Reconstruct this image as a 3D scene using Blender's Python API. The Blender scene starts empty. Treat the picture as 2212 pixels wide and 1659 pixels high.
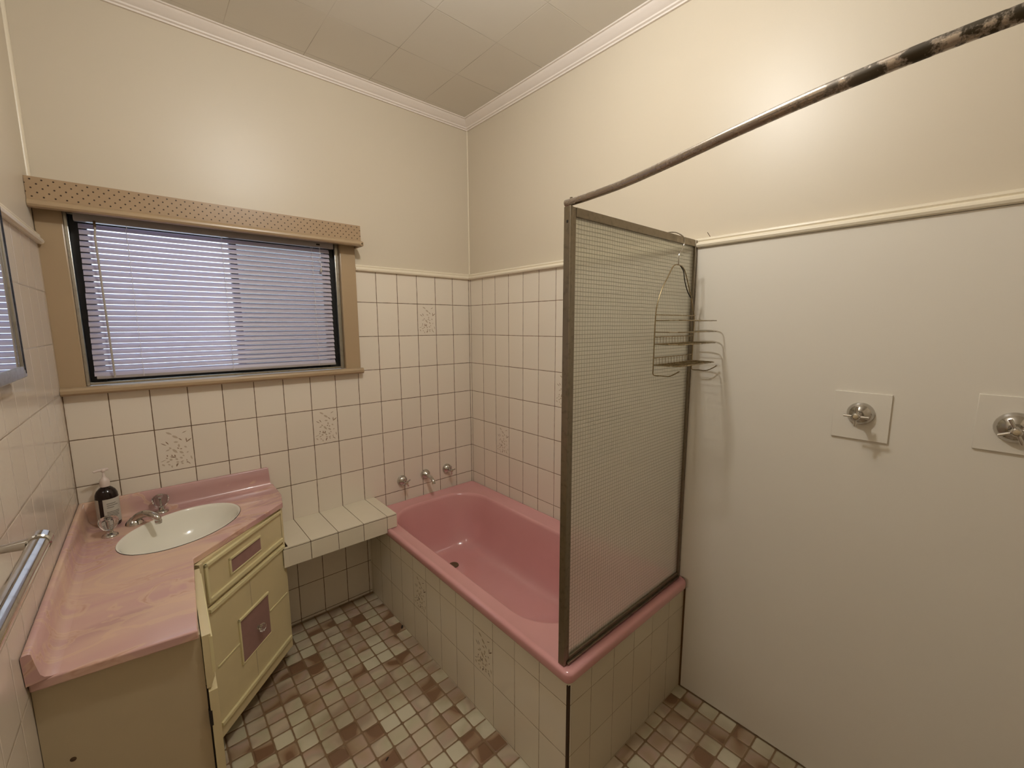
import bpy, bmesh, math, random
from mathutils import Vector, Matrix
random.seed(7)
C = bpy.context.scene.collection
PI = math.pi

# ---------------------------------------------------------------- camera
yaw, pit, rol = math.radians(41.201), math.radians(-7.935), math.radians(-0.186)
fw = Vector((math.sin(yaw)*math.cos(pit), math.cos(yaw)*math.cos(pit), math.sin(pit)))
rt = Vector((math.cos(yaw), -math.sin(yaw), 0)); up = rt.cross(fw)
r2 = rt*math.cos(rol) + up*math.sin(rol); u2 = up*math.cos(rol) - rt*math.sin(rol)
cd = bpy.data.cameras.new('camera'); cam = bpy.data.objects.new('camera', cd); C.objects.link(cam)
cd.sensor_width = 36; cd.lens = 36*915.68/2212; cd.clip_start = 0.02
M = Matrix((r2, u2, -fw)).transposed().to_4x4(); M.translation = Vector((-1.767, -2.468, 1.681))
cam.matrix_world = M
bpy.context.scene.camera = cam

# ---------------------------------------------------------------- light
sc = bpy.context.scene
sc.view_settings.view_transform = 'Standard'; sc.view_settings.look = 'None'
sc.view_settings.gamma = 1; sc.view_settings.use_curve_mapping = False
sc.view_settings.exposure = 0.0
w = bpy.data.worlds.new('world'); sc.world = w; w.use_nodes = True
bg = w.node_tree.nodes['Background']
bg.inputs[0].default_value = (0.70, 0.84, 1.0, 1); bg.inputs[1].default_value = 2.6
LAMP = (-1.08, -1.565, 2.86)
ld = bpy.data.lights.new('ceiling_bulb', 'POINT'); ld.energy = 34.5; ld.color = (1.0, 0.985, 0.95); ld.shadow_soft_size = 0.05
lo = bpy.data.objects.new('ceiling_bulb', ld); lo.location = LAMP; C.objects.link(lo)
try:
    sc.cycles.use_denoising = True; sc.cycles.max_bounces = 7; sc.cycles.transmission_bounces = 6; sc.cycles.glossy_bounces = 3
    sc.cycles.use_adaptive_sampling = True; sc.cycles.adaptive_threshold = .08; sc.cycles.adaptive_min_samples = 16; w.cycles.sampling_method = 'NONE'
    sc.cycles.diffuse_bounces = 4; sc.cycles.sample_clamp_indirect = 4.0
except Exception: pass

# ---------------------------------------------------------------- materials
def lin(c):
    return tuple(((x/255)/12.92 if x/255 <= .04045 else ((x/255+.055)/1.055)**2.4) for x in c) + (1,)
class NT:
    def __init__(s, name):
        s.m = bpy.data.materials.new(name); s.m.use_nodes = True; s.t = s.m.node_tree
        s.b = s.t.nodes['Principled BSDF']; s.out = s.t.nodes['Material Output']
    def n(s, typ, **kw):
        q = s.t.nodes.new(typ)
        for k, v in kw.items(): setattr(q, k, v)
        return q
    def l(s, a, b): s.t.links.new(a, b)
    def put(s, sock, v):
        if isinstance(v, (int, float)): sock.default_value = v
        elif isinstance(v, tuple): sock.default_value = v
        else: s.l(v, sock)
    def math(s, op, a, b=0.0, c=None):
        q = s.n('ShaderNodeMath', operation=op); s.put(q.inputs[0], a); s.put(q.inputs[1], b)
        if c is not None: s.put(q.inputs[2], c)
        return q.outputs[0]
    def mix(s, f, a, b):
        q = s.n('ShaderNodeMix', data_type='RGBA'); s.put(q.inputs[0], f); s.put(q.inputs[6], a); s.put(q.inputs[7], b)
        return q.outputs[2]
    def ramp(s, v, lo, hi, a=0.0, b=1.0):
        q = s.n('ShaderNodeMapRange', interpolation_type='SMOOTHSTEP'); s.put(q.inputs[0], v)
        q.inputs[1].default_value = lo; q.inputs[2].default_value = hi; q.inputs[3].default_value = a; q.inputs[4].default_value = b
        return q.outputs[0]
    def pos(s):
        g = s.n('ShaderNodeNewGeometry'); x = s.n('ShaderNodeSeparateXYZ'); s.l(g.outputs['Position'], x.inputs[0]); s.gp = g.outputs['Position']
        return x.outputs
    def noise(s, scale, detail=3, vec=None, dist=0.0, rough=.5):
        q = s.n('ShaderNodeTexNoise'); q.inputs['Scale'].default_value = scale; q.inputs['Detail'].default_value = detail
        q.inputs['Distortion'].default_value = dist; q.inputs['Roughness'].default_value = rough
        if vec is None: vec = s.n('ShaderNodeNewGeometry').outputs['Position']
        s.l(vec, q.inputs['Vector']); return q.outputs['Fac']
    def bump(s, h, strength=.3, dist=.002):
        q = s.n('ShaderNodeBump'); q.inputs['Strength'].default_value = strength; q.inputs['Distance'].default_value = dist
        s.put(q.inputs['Height'], h); s.l(q.outputs[0], s.b.inputs['Normal']); return q
    def base(s, col, rough=.5, metal=0.0, spec=.5):
        s.put(s.b.inputs['Base Color'], col); s.put(s.b.inputs['Roughness'], rough)
        s.b.inputs['Metallic'].default_value = metal; s.b.inputs['Specular IOR Level'].default_value = spec
        return s.m

def simple(name, rgb, rough=.5, metal=0.0, var=.06, nscale=8, bump=0.0, bscale=80, spec=.5):
    t = NT(name); c = lin(rgb); f = t.noise(nscale, 4)
    dk = tuple(x*(1-var*2) for x in c[:3]) + (1,)
    m = t.base(t.mix(f, c, dk) if var else c, rough, metal, spec)
    if bump: t.bump(t.noise(bscale, 4), bump, .002)
    return m

def tiles(name, ua, u0, pw, v0, ph, col, grout, g=.0036, rough=.22, var=.07, va=2, bump=.5, fade=0.0, gv=None):
    t = NT(name); P = t.pos()
    def ax(sock, o, p):
        q = t.math('DIVIDE', t.math('SUBTRACT', sock, o), p)
        fl = t.math('FLOOR', q); fr = t.math('SUBTRACT', q, fl)
        d = t.math('MULTIPLY', t.math('MINIMUM', fr, t.math('SUBTRACT', 1.0, fr)), p)
        return fl, d
    fu, du = ax(P[ua], u0, pw); fv, dv = ax(P[va], v0, ph)
    d = t.math('MINIMUM', du, dv)
    nz = t.noise(35, 3)
    thr = t.math('ADD', d, t.math('MULTIPLY', t.math('SUBTRACT', nz, .5), .0016))
    mask = t.ramp(thr, g*.35, g*.62, 1.0, 0.0)
    if fade: mask = t.math('MULTIPLY', mask, t.ramp(t.noise(6, 2), .35, .6, 1-fade, 1.0))
    wn = t.n('ShaderNodeTexWhiteNoise', noise_dimensions='2D'); cb = t.n('ShaderNodeCombineXYZ')
    t.l(fu, cb.inputs[0]); t.l(fv, cb.inputs[1]); t.l(cb.outputs[0], wn.inputs['Vector'])
    c = lin(col)
    a = t.mix(wn.outputs['Value'], tuple(x*(1-var) for x in c[:3]) + (1,), c)
    a = t.mix(t.math('MULTIPLY', t.noise(5, 3), .5), a, tuple(c[i]*k for i, k in enumerate((1.0, .93, .88))) + (1,))
    gc = lin(grout) if gv is None else t.mix(t.ramp(dv, g*.5, g*.9), lin(grout), lin(gv))
    m = t.base(t.mix(mask, a, gc), t.math('ADD', t.math('MULTIPLY', mask, .5), rough))
    h = t.math('ADD', t.ramp(d, g*.3, g*2.0, 0.0, 1.0), t.math('MULTIPLY', t.noise(14, 2), .25))
    t.bump(h, bump, .0012)
    return m

TW, TH, TA, TZ = .1344, .2, -.1401, 2.0152
TILE = (234, 225, 209); GR = (98, 74, 48)
m_tileA = tiles('tile_window_wall', 0, TA, TW, TZ, TH, TILE, GR)
m_tileB = tiles('tile_bath_wall', 1, -.016, TW, TZ, TH, TILE, (112, 82, 58), g=.0032)
m_tileL = tiles('tile_left_wall', 1, -.05, TW, TZ-.003, TH, (220, 209, 194), (150, 134, 112), g=.003, rough=.14, fade=.3, gv=(212, 201, 186), bump=.3)
m_tileF = tiles('tile_bath_front', 1, -.9638, TW, .605, TH, (236, 228, 210), (146, 126, 96), g=.0024, rough=.3, fade=.3, bump=.3)
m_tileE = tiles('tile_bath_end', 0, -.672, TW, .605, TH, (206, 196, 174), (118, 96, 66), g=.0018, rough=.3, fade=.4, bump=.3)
m_floral1 = simple('floral_print_dark', (150, 124, 98), .3)
m_floral2 = simple('floral_print_pale', (204, 186, 164), .25)
m_caulk = simple('sealant_white', (226, 212, 190), .5)
m_grime = simple('sealant_brown', (112, 78, 36), .6, var=.2, nscale=30)

def paint(name, rgb, rough=.42, bscale=420, bump=.12, wave=0.0):
    t = NT(name); c = lin(rgb)
    m = t.base(t.mix(t.noise(1.7, 3), c, tuple(c[i]*k for i, k in enumerate((.97, .95, .93))) + (1,)), rough)
    h = t.math('ADD', t.math('MULTIPLY', t.noise(bscale, 2), .25), t.math('MULTIPLY', t.noise(3, 2), wave))
    t.bump(h, bump, .002); return m
m_paint = paint('cream_satin_paint', (213, 202, 182), .40, wave=2.0)
m_board = paint('white_laminate_board', (228, 222, 210), .38, bump=.05, wave=1.5)
m_trimw = simple('cream_gloss_trim', (238, 227, 204), .3, var=.03)
m_cornice = simple('white_cornice_paint', (240, 230, 220), .5, var=.03, bump=.1)
def ceil_mat():
    t = NT('ceiling_tile_paint'); P = t.pos()
    def ax(sock, o, p):
        q = t.math('DIVIDE', t.math('SUBTRACT', sock, o), p); fl = t.math('FLOOR', q); fr = t.math('SUBTRACT', q, fl)
        return fl, t.math('MULTIPLY', t.math('MINIMUM', fr, t.math('SUBTRACT', 1.0, fr)), p), fr
    fu, du, ru = ax(P[0], -.690, .333); fv, dv, rv = ax(P[1], -.755, .336)
    d = t.math('MINIMUM', du, dv); vis = t.ramp(t.noise(2.2, 2), .38, .62, .12, 1.0)
    mask = t.math('MULTIPLY', t.ramp(d, .0006, .0022, 1.0, 0.0), vis)
    c = lin((224, 218, 206))
    m = t.base(t.mix(t.math('MULTIPLY', mask, .6), c, lin((120, 100, 74))), .42)
    cx = t.math('MULTIPLY', t.math('SUBTRACT', ru, .5), t.math('SUBTRACT', ru, .5)); cy = t.math('MULTIPLY', t.math('SUBTRACT', rv, .5), t.math('SUBTRACT', rv, .5))
    h = t.math('ADD', t.math('ADD', t.math('MULTIPLY', t.math('ADD', cx, cy), 5.0), t.math('MULTIPLY', t.ramp(d, 0, .003), .5)), t.math('MULTIPLY', t.noise(2, 2), 3.0))
    t.bump(h, .35, .003); return m
m_ceil = ceil_mat()

def floor_mat():
    t = NT('mosaic_floor'); P = t.pos(); p = .0727
    sh = t.math('MULTIPLY', t.math('GREATER_THAN', P[0], -.80), t.math('LESS_THAN', P[1], -1.60))
    x = t.math('ADD', P[0], t.math('MULTIPLY', sh, .0136))   # the shower floor was laid as its own sheet
    def ax(sock, o, p):
        q = t.math('DIVIDE', t.math('SUBTRACT', sock, o), p)
        fl = t.math('FLOOR', q); fr = t.math('SUBTRACT', q, fl); c = t.math('ABSOLUTE', t.math('SUBTRACT', fr, .5))
        return fl, fr, c
    fu, ru, cu = ax(x, -1.075, .0722); fv, rv, cv = ax(P[1], -.742, p)
    # rounded-square distance
    k = .42
    qx = t.math('MAXIMUM', t.math('SUBTRACT', cu, k-.06), 0.0); qy = t.math('MAXIMUM', t.math('SUBTRACT', cv, k-.06), 0.0)
    r = t.math('SQRT', t.math('ADD', t.math('MULTIPLY', qx, qx), t.math('MULTIPLY', qy, qy)))
    r = t.math('ADD', r, t.math('MULTIPLY', t.math('SUBTRACT', t.noise(60, 2), .5), .03))
    mask = t.ramp(r, .075, .115, 0.0, 1.0)
    cb = t.n('ShaderNodeCombineXYZ'); t.l(fu, cb.inputs[0]); t.l(fv, cb.inputs[1]); t.l(sh, cb.inputs[2])
    wn = t.n('ShaderNodeTexWhiteNoise', noise_dimensions='3D'); t.l(cb.outputs[0], wn.inputs['Vector'])
    cr = t.n('ShaderNodeValToRGB'); e = cr.color_ramp
    stops = [(0, (206, 198, 172)), (.22, (190, 182, 152)), (.42, (198, 182, 158)), (.58, (176, 160, 138)), (.74, (182, 156, 138)), (.88, (170, 148, 120)), (.97, (148, 118, 92)), (1, (124, 92, 68))]
    while len(e.elements) < len(stops): e.elements.new(.5)
    for el, (a, c) in zip(e.elements, stops): el.position = a; el.color = lin(c)
    # soft mottling inside each tile
    v2 = t.n('ShaderNodeVectorMath', operation='ADD'); sv = t.n('ShaderNodeVectorMath', operation='SCALE')
    t.l(wn.outputs['Color'], sv.inputs[0]); sv.inputs['Scale'].default_value = 9.0
    t.l(t.n('ShaderNodeNewGeometry').outputs['Position'], v2.inputs[0]); t.l(sv.outputs[0], v2.inputs[1])
    nz = t.noise(9, 0, v2.outputs[0])
    val = t.math('ADD', wn.outputs['Value'], t.math('MULTIPLY', t.math('SUBTRACT', nz, .5), 1.5)); t.l(val, cr.inputs[0])
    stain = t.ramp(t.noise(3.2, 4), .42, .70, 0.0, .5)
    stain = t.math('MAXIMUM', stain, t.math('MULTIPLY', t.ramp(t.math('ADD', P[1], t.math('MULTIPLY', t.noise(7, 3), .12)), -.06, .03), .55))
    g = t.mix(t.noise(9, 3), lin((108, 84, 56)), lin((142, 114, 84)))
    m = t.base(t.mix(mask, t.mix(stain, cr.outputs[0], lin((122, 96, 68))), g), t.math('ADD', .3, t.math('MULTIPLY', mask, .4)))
    t.bump(t.math('SUBTRACT', 1.0, t.ramp(r, .03, .115, 0.0, 1.0)), .7, .0022); return m
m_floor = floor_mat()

def pink_tub():
    t = NT('pink_enamel'); c = lin((214, 158, 158)); d = lin((204, 146, 144))
    m = t.base(t.mix(t.noise(4, 4), c, d), t.ramp(t.noise(14, 4), .3, .8, .10, .22)); t.b.inputs['Coat Weight'].default_value = .4; t.b.inputs['Coat Roughness'].default_value = .03
    t.bump(t.noise(220, 3), .03, .001); return m
m_tub = pink_tub()
def marble():
    t = NT('pink_cultured_marble'); g = t.n('ShaderNodeNewGeometry').outputs['Position']
    mp = t.n('ShaderNodeMapping'); t.l(g, mp.inputs[0]); mp.inputs['Rotation'].default_value = (0, 0, .35); mp.inputs['Scale'].default_value = (1.0, 2.2, 2.0)
    a = t.noise(1.5, 3, mp.outputs[0], 1.4, .45); b = t.noise(1.7, 3, mp.outputs[0], 2.6, .5)
    base = t.mix(t.ramp(a, .38, .62), lin((218, 182, 162)), lin((206, 164, 158)))
    v = t.math('ABSOLUTE', t.math('SUBTRACT', b, .5))
    vein = t.ramp(v, .0, .022, .7, 0.0)
    base = t.mix(t.ramp(t.noise(1.4, 2, mp.outputs[0], 1.2), .56, .66, 0.0, .75), base, lin((182, 142, 140)))
    base = t.mix(t.math('MULTIPLY', vein, t.ramp(a, .46, .56)), base, lin((176, 122, 110)))
    base = t.mix(t.ramp(v, .03, .06, .35, 0.0), base, lin((228, 194, 162)))
    m = t.base(base, .24); t.b.inputs['Coat Weight'].default_value = .3; return m
m_marble = marble()
m_basin = simple('white_basin_enamel', (240, 236, 222), .12, var=.01)
m_cab = simple('cream_cabinet_paint', (222, 206, 162), .38, var=.06, nscale=10, bump=.06)
m_mould = simple('butter_yellow_moulding', (228, 216, 168), .35, var=.06)
m_side = simple('beige_side_panel', (200, 183, 150), .4, var=.06, nscale=6)
m_mauve = simple('mauve_inlay', (164, 126, 120), .4, var=.12, nscale=30)
m_dark = simple('dark_gap', (34, 24, 16), .7)
m_kick = simple('kickboard_brown', (96, 74, 50), .6)
def chrome_mat(name='chrome', rgb=(200, 196, 190), r0=.08, r1=.2, dirt=.25):
    t = NT(name); c = lin(rgb); m = t.base(t.mix(t.math('MULTIPLY', t.ramp(t.noise(60, 4), .5, .75), dirt), c, lin((110, 98, 84))), t.ramp(t.noise(40, 3), .3, .8, r0, r1), 1.0); return m
m_chrome = chrome_mat()
m_alu = chrome_mat('brushed_aluminium', (186, 182, 172), .3, .42, .3)
m_frame = chrome_mat('dull_metal_frame', (142, 132, 116), .34, .5, .5)
m_wire = chrome_mat('caddy_wire_metal', (158, 142, 112), .22, .35, .3)
def rod_mat():
    t = NT('tarnished_rail'); P = t.pos()
    n1 = t.noise(26, 5, rough=.7); dirt = t.math('MULTIPLY', t.ramp(n1, .44, .54), t.ramp(P[1], -2.36, -2.10, 1.0, .10))
    t.base(t.mix(dirt, lin((184, 172, 160)), lin((66, 56, 38))), t.math('ADD', .24, t.math('MULTIPLY', dirt, .4)), 1.0)
    t.l(t.math('SUBTRACT', 1.0, t.math('MULTIPLY', dirt, .7)), t.b.inputs['Metallic']); t.bump(n1, .3, .001); return t.m
m_rod = rod_mat()
def glass_mat(name, ior=1.45, rough=0.0, col=(1, 1, 1, 1)):
    t = NT(name); t.base(col, rough); t.b.inputs['Transmission Weight'].default_value = 1.0; t.b.inputs['IOR'].default_value = ior; return t.m
m_crystal = glass_mat('clear_acrylic', 1.47, .02)
def pane_clear():
    t = NT('window_glass'); gl = t.n('ShaderNodeBsdfGlossy'); gl.inputs['Roughness'].default_value = .02
    tr = t.n('ShaderNodeBsdfTransparent'); mx = t.n('ShaderNodeMixShader'); mx.inputs[0].default_value = .08
    t.l(tr.outputs[0], mx.inputs[1]); t.l(gl.outputs[0], mx.inputs[2]); t.l(mx.outputs[0], t.out.inputs[0]); return t.m
m_glass = pane_clear()
def wired():
    t = NT('wired_obscure_glass'); P = t.pos(); p = .0131
    def ax(s):
        q = t.math('DIVIDE', s, p); fr = t.math('SUBTRACT', q, t.math('FLOOR', q))
        return t.math('MULTIPLY', t.math('MINIMUM', fr, t.math('SUBTRACT', 1.0, fr)), p)
    zz = t.math('ADD', P[2], t.math('MULTIPLY', t.math('SUBTRACT', t.noise(9, 2), .5), .004))
    d = t.math('MINIMUM', ax(P[0]), ax(zz)); wire = t.ramp(d, .0004, .0011, .54, 0.0)
    bp = t.n('ShaderNodeBump'); bp.inputs['Strength'].default_value = .6; bp.inputs['Distance'].default_value = .002; t.l(t.noise(230, 2), bp.inputs['Height'])
    rf = t.n('ShaderNodeBsdfRefraction'); rf.inputs['IOR'].default_value = 1.10; rf.inputs['Roughness'].default_value = .36; rf.inputs[0].default_value = (.965, .97, .93, 1); t.l(bp.outputs[0], rf.inputs['Normal'])
    tl = t.n('ShaderNodeBsdfTranslucent'); tl.inputs[0].default_value = (.93, .92, .86, 1)
    tp = t.n('ShaderNodeBsdfTransparent'); tp.inputs[0].default_value = (.9, .92, .84, 1)
    df = t.n('ShaderNodeBsdfDiffuse'); df.inputs[0].default_value = (.86, .85, .74, 1)
    gl = t.n('ShaderNodeBsdfGlossy'); gl.inputs['Roughness'].default_value = .35; t.l(bp.outputs[0], gl.inputs['Normal'])
    def mx(f, a, b):
        q = t.n('ShaderNodeMixShader'); t.put(q.inputs[0], f); t.l(a, q.inputs[1]); t.l(b, q.inputs[2]); return q.outputs[0]
    s = mx(.30, rf.outputs[0], tl.outputs[0]); s = mx(.12, s, tp.outputs[0]); s = mx(.16, s, df.outputs[0]); s = mx(.04, s, gl.outputs[0])
    wd = t.n('ShaderNodeBsdfDiffuse'); wd.inputs[0].default_value = lin((92, 90, 66))
    t.l(mx(wire, s, wd.outputs[0]), t.out.inputs[0]); return t.m
m_wired = wired()
def slat_mat():
    t = NT('white_vinyl_slat'); tl = t.n('ShaderNodeBsdfTranslucent'); tl.inputs[0].default_value = (.78, .76, 1.0, 1)
    t.base(lin((198, 190, 198)), .35); mx = t.n('ShaderNodeMixShader'); mx.inputs[0].default_value = .24
    t.l(t.b.outputs[0], mx.inputs[1]); t.l(tl.outputs[0], mx.inputs[2]); t.l(mx.outputs[0], t.out.inputs[0]); return t.m
m_slat = slat_mat()
m_headrail = simple('blind_headrail_enamel', (168, 160, 158), .35, var=.03)
m_wand = simple('grey_plastic_wand', (176, 168, 158), .3, var=.02)
m_cord = simple('white_cord', (226, 222, 222), .6, var=.02)
m_bronze = simple('black_window_frame', (10, 10, 13), .45, var=.1)
m_tan = simple('tan_gloss_timber', (176, 152, 120), .3, var=.05, nscale=5)
def pegboard():
    t = NT('perforated_tan_board'); P = t.pos()
    xx = t.math('ADD', P[0], 2.012); zz = t.math('SUBTRACT', P[2], 2.2125); a = t.math('ADD', t.math('MULTIPLY', t.math('ADD', xx, zz), 1/.030), .5); b = t.math('ADD', t.math('MULTIPLY', t.math('SUBTRACT', xx, zz), 1/.030), .5)
    def c(q): return t.math('SUBTRACT', t.math('SUBTRACT', q, t.math('FLOOR', q)), .5)
    ca, cb = c(a), c(b); r = t.math('SQRT', t.math('ADD', t.math('MULTIPLY', ca, ca), t.math('MULTIPLY', cb, cb)))
    hole = t.math('MULTIPLY', t.ramp(r, .10, .15, 1.0, 0.0), t.math('MULTIPLY', t.ramp(P[2], 2.142, 2.143), t.ramp(P[2], 2.2195, 2.220, 1.0, 0.0)))
    t.base(t.mix(hole, t.mix(t.noise(6, 3), lin((172, 146, 114)), lin((160, 134, 104))), lin((52, 30, 14))), .35)
    t.bump(t.math('SUBTRACT', 1.0, hole), .6, .002); return t.m
m_peg = pegboard()
def screen_mesh():
    t = NT('fly_screen_mesh'); tr = t.n('ShaderNodeBsdfTransparent'); tr.inputs[0].default_value = (1, 1, 1, 1)
    d = t.n('ShaderNodeBsdfDiffuse'); d.inputs[0].default_value = (.12, .12, .13, 1); mx = t.n('ShaderNodeMixShader'); mx.inputs[0].default_value = .52
    t.l(tr.outputs[0], mx.inputs[1]); t.l(d.outputs[0], mx.inputs[2]); t.l(mx.outputs[0], t.out.inputs[0]); return t.m
m_fly = screen_mesh()
m_amber = simple('dark_amber_bottle', (26, 8, 6), .12, var=.0)
m_label = simple('white_paper_label', (196, 190, 178), .55, var=.03)
m_print = simple('grey_print', (122, 116, 106), .6)
m_pump = simple('white_plastic_pump', (222, 206, 196), .35, var=.02)
m_mirror = chrome_mat('mirror_glass', (214, 216, 220), .0, .02, .0)
m_rubber = simple('grey_plastic_strip', (150, 150, 152), .4)
m_button = simple('tap_button_print', (196, 176, 144), .3, var=.2, nscale=200)

# ---------------------------------------------------------------- mesh helpers
class MB:
    def __init__(s): s.bm = bmesh.new(); s.mi = 0
    def _f(s, vs):
        try: f = s.bm.faces.new(vs)
        except ValueError: return None
        f.material_index = s.mi; f.smooth = True; return f
    def box(s, x0, x1, y0, y1, z0, z1, bev=0.0, seg=2, T=None):
        if x1 < x0: x0, x1 = x1, x0
        if y1 < y0: y0, y1 = y1, y0
        if z1 < z0: z0, z1 = z1, z0
        v = [s.bm.verts.new((x, y, z)) for x in (x0, x1) for y in (y0, y1) for z in (z0, z1)]
        fs = [s._f([v[i] for i in q]) for q in ((0, 1, 3, 2), (4, 6, 7, 5), (0, 4, 5, 1), (2, 3, 7, 6), (0, 2, 6, 4), (1, 5, 7, 3))]
        nf = fs
        for f in fs: f.smooth = False
        if bev:
            es = list({e for f in fs for e in f.edges})
            r = bmesh.ops.bevel(s.bm, geom=es, offset=bev, segments=seg, profile=.5, affect='EDGES')
            for f in r['faces']: f.material_index = s.mi
            nf = list({f for f in r['faces']} | {f for x in r['verts'] for f in x.link_faces})
            for f in nf:
                f.normal_update(); q = f.normal; f.smooth = max(abs(q.x), abs(q.y), abs(q.z)) < .999
        if T is not None:
            for x in {x for f in nf for x in f.verts}: x.co = T @ x.co
        return s
    def tube(s, pts, r, n=10, cap=True, closed=False):
        pts = [Vector(p) for p in pts]; rings = []; m = len(pts)
        prev = None
        for i, p in enumerate(pts):
            if closed: d = pts[(i+1) % m] - pts[i-1]
            else: d = pts[min(i+1, m-1)] - pts[max(i-1, 0)]
            d.normalize()
            if prev is None:
                a = Vector((0, 0, 1)) if abs(d.z) < .9 else Vector((1, 0, 0)); u = d.cross(a).normalized()
            else:
                u = (prev - d*prev.dot(d)).normalized()
            prev = u; v = d.cross(u); rr = r[i] if isinstance(r, (list, tuple)) else r
            rings.append([s.bm.verts.new(p + u*math.cos(2*PI*k/n)*rr + v*math.sin(2*PI*k/n)*rr) for k in range(n)])
        for i in range(m if closed else m-1):
            a, b = rings[i], rings[(i+1) % m]
            for k in range(n): s._f([a[k], a[(k+1) % n], b[(k+1) % n], b[k]])
        if cap and not closed: s._f(rings[0][::-1]); s._f(rings[-1])
        return s
    def lathe(s, prof, n=28, T=None, fn=None):
        """prof: (r, z) list; fn(angle)->radius factor"""
        rings = []
        for r, z in prof:
            if r < 1e-6: v = s.bm.verts.new((0, 0, z)); rings.append([v]*n); continue
            rings.append([s.bm.verts.new((r*(fn(2*PI*k/n, z) if fn else 1)*math.cos(2*PI*k/n), r*(fn(2*PI*k/n, z) if fn else 1)*math.sin(2*PI*k/n), z)) for k in range(n)])
        for a, b in zip(rings, rings[1:]):
            for k in range(n):
                q = [a[k], a[(k+1) % n], b[(k+1) % n], b[k]]; u = []
                for x in q:
                    if x not in u: u.append(x)
                if len(u) > 2: s._f(u)
        if T is not None:
            for x in {x for r in rings for x in r}: x.co = T @ x.co
        return s
    def prism(s, poly, fn0, fn1):
        """closed 2D profile; fn maps profile point to 3D at each end"""
        a = [s.bm.verts.new(fn0(p)) for p in poly]; b = [s.bm.verts.new(fn1(p)) for p in poly]
        n = len(poly)
        for i in range(n): s._f([a[i], a[(i+1) % n], b[(i+1) % n], b[i]])
        s._f(a[::-1]); s._f(b); return s
    def rings(s, rs, close_end=True):
        rr = [[s.bm.verts.new(p) for p in r] for r in rs]
        for a, b in zip(rr, rr[1:]):
            n = len(a)
            for k in range(n): s._f([a[k], a[(k+1) % n], b[(k+1) % n], b[k]])
        if close_end: s._f(rr[-1][::-1])
        return rr
    def build(s, name, mats, parent=None, smooth=True, angle=35, kind=None, label=None):
        bmesh.ops.recalc_face_normals(s.bm, faces=s.bm.faces)
        if smooth:
            lim = math.radians(angle)
            for e in s.bm.edges: e.smooth = len(e.link_faces) == 2 and e.calc_face_angle(0) < lim
        me = bpy.data.meshes.new(name); s.bm.to_mesh(me); s.bm.free()
        for m in (mats if isinstance(mats, (list, tuple)) else [mats]): me.materials.append(m)
        if not smooth:
            for p in me.polygons: p.use_smooth = False
        o = bpy.data.objects.new(name, me); C.objects.link(o)
        if parent is not None:
            o.parent = parent; o.matrix_parent_inverse = Matrix.Translation(parent.location).inverted()
        if kind: o['kind'] = kind
        if label: o['label'] = label
        return o
def thing(name, label, cat, loc=(0, 0, 0), group=None):
    o = bpy.data.objects.new(name, None); o.empty_display_size = .05; C.objects.link(o); o.location = loc
    o['label'] = label; o['category'] = cat
    if group: o['group'] = group
    return o
def tag(o, label, cat, group=None):
    o['label'] = label; o['category'] = cat
    if group: o['group'] = group
    return o
def basis(o, z, x=None):
    z = Vector(z).normalized(); x = Vector(x) if x else (Vector((1, 0, 0)) if abs(z.x) < .9 else Vector((0, 1, 0)))
    x = (x - z*x.dot(z)).normalized(); y = z.cross(x)
    m = Matrix((x, y, z)).transposed().to_4x4(); m.translation = Vector(o); return m
def smoothpath(pts, n=6):
    P = [Vector(p) for p in pts]; out = []
    for i in range(len(P)-1):
        a, b = P[max(i-1, 0)], P[i]; c, d = P[i+1], P[min(i+2, len(P)-1)]
        for k in range(n):
            t = k/n; out.append(.5*((2*b) + (c-a)*t + (2*a-5*b+4*c-d)*t*t + (3*b-a-3*c+d)*t**3))
    out.append(P[-1]); return out
def lwx(y): return -2.022 + .018*y          # tiled face of the slightly skewed left wall

# floral print, read off one decorated tile
DARK = [(350,735,480,790,11),(470,690,545,760,13),(820,600,905,650,13),(1020,590,1035,690,13),(1030,700,1165,600,15),(915,450,1025,395,9),(780,860,830,880,14),(860,885,915,885,14),(510,1050,520,1095,15),(480,1130,530,1145,11),(600,1100,750,1120,17),(620,1050,660,1080,14),(710,1050,735,1100,16),(760,1250,840,1250,11),(790,1290,770,1370,18),(820,1290,790,1320,13),(1050,1250,1090,1270,16),(1090,1260,1150,1310,10),(345,1235,480,1180,6)]
PALE = [(480,440,620,490,26),(650,530,790,590,32),(690,700,800,700,24),(820,760,830,840,24),(980,820,1040,850,24),(480,940,580,900,18),(660,900,780,990,32),(850,960,950,1010,30),(1050,1000,1090,960,18),(860,1120,930,1150,26),(590,1160,640,1200,34),(500,1250,580,1220,22),(380,1300,450,1340,22),(640,1340,650,1400,20),(880,1260,960,1220,22),(1160,1090,1200,1180,18),(1040,1180,1060,1230,18),(540,1300,600,1330,18),(900,1280,960,1300,22),(740,1150,800,1190,26),(930,1060,980,1090,18),(560,850,620,880,22)]
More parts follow.
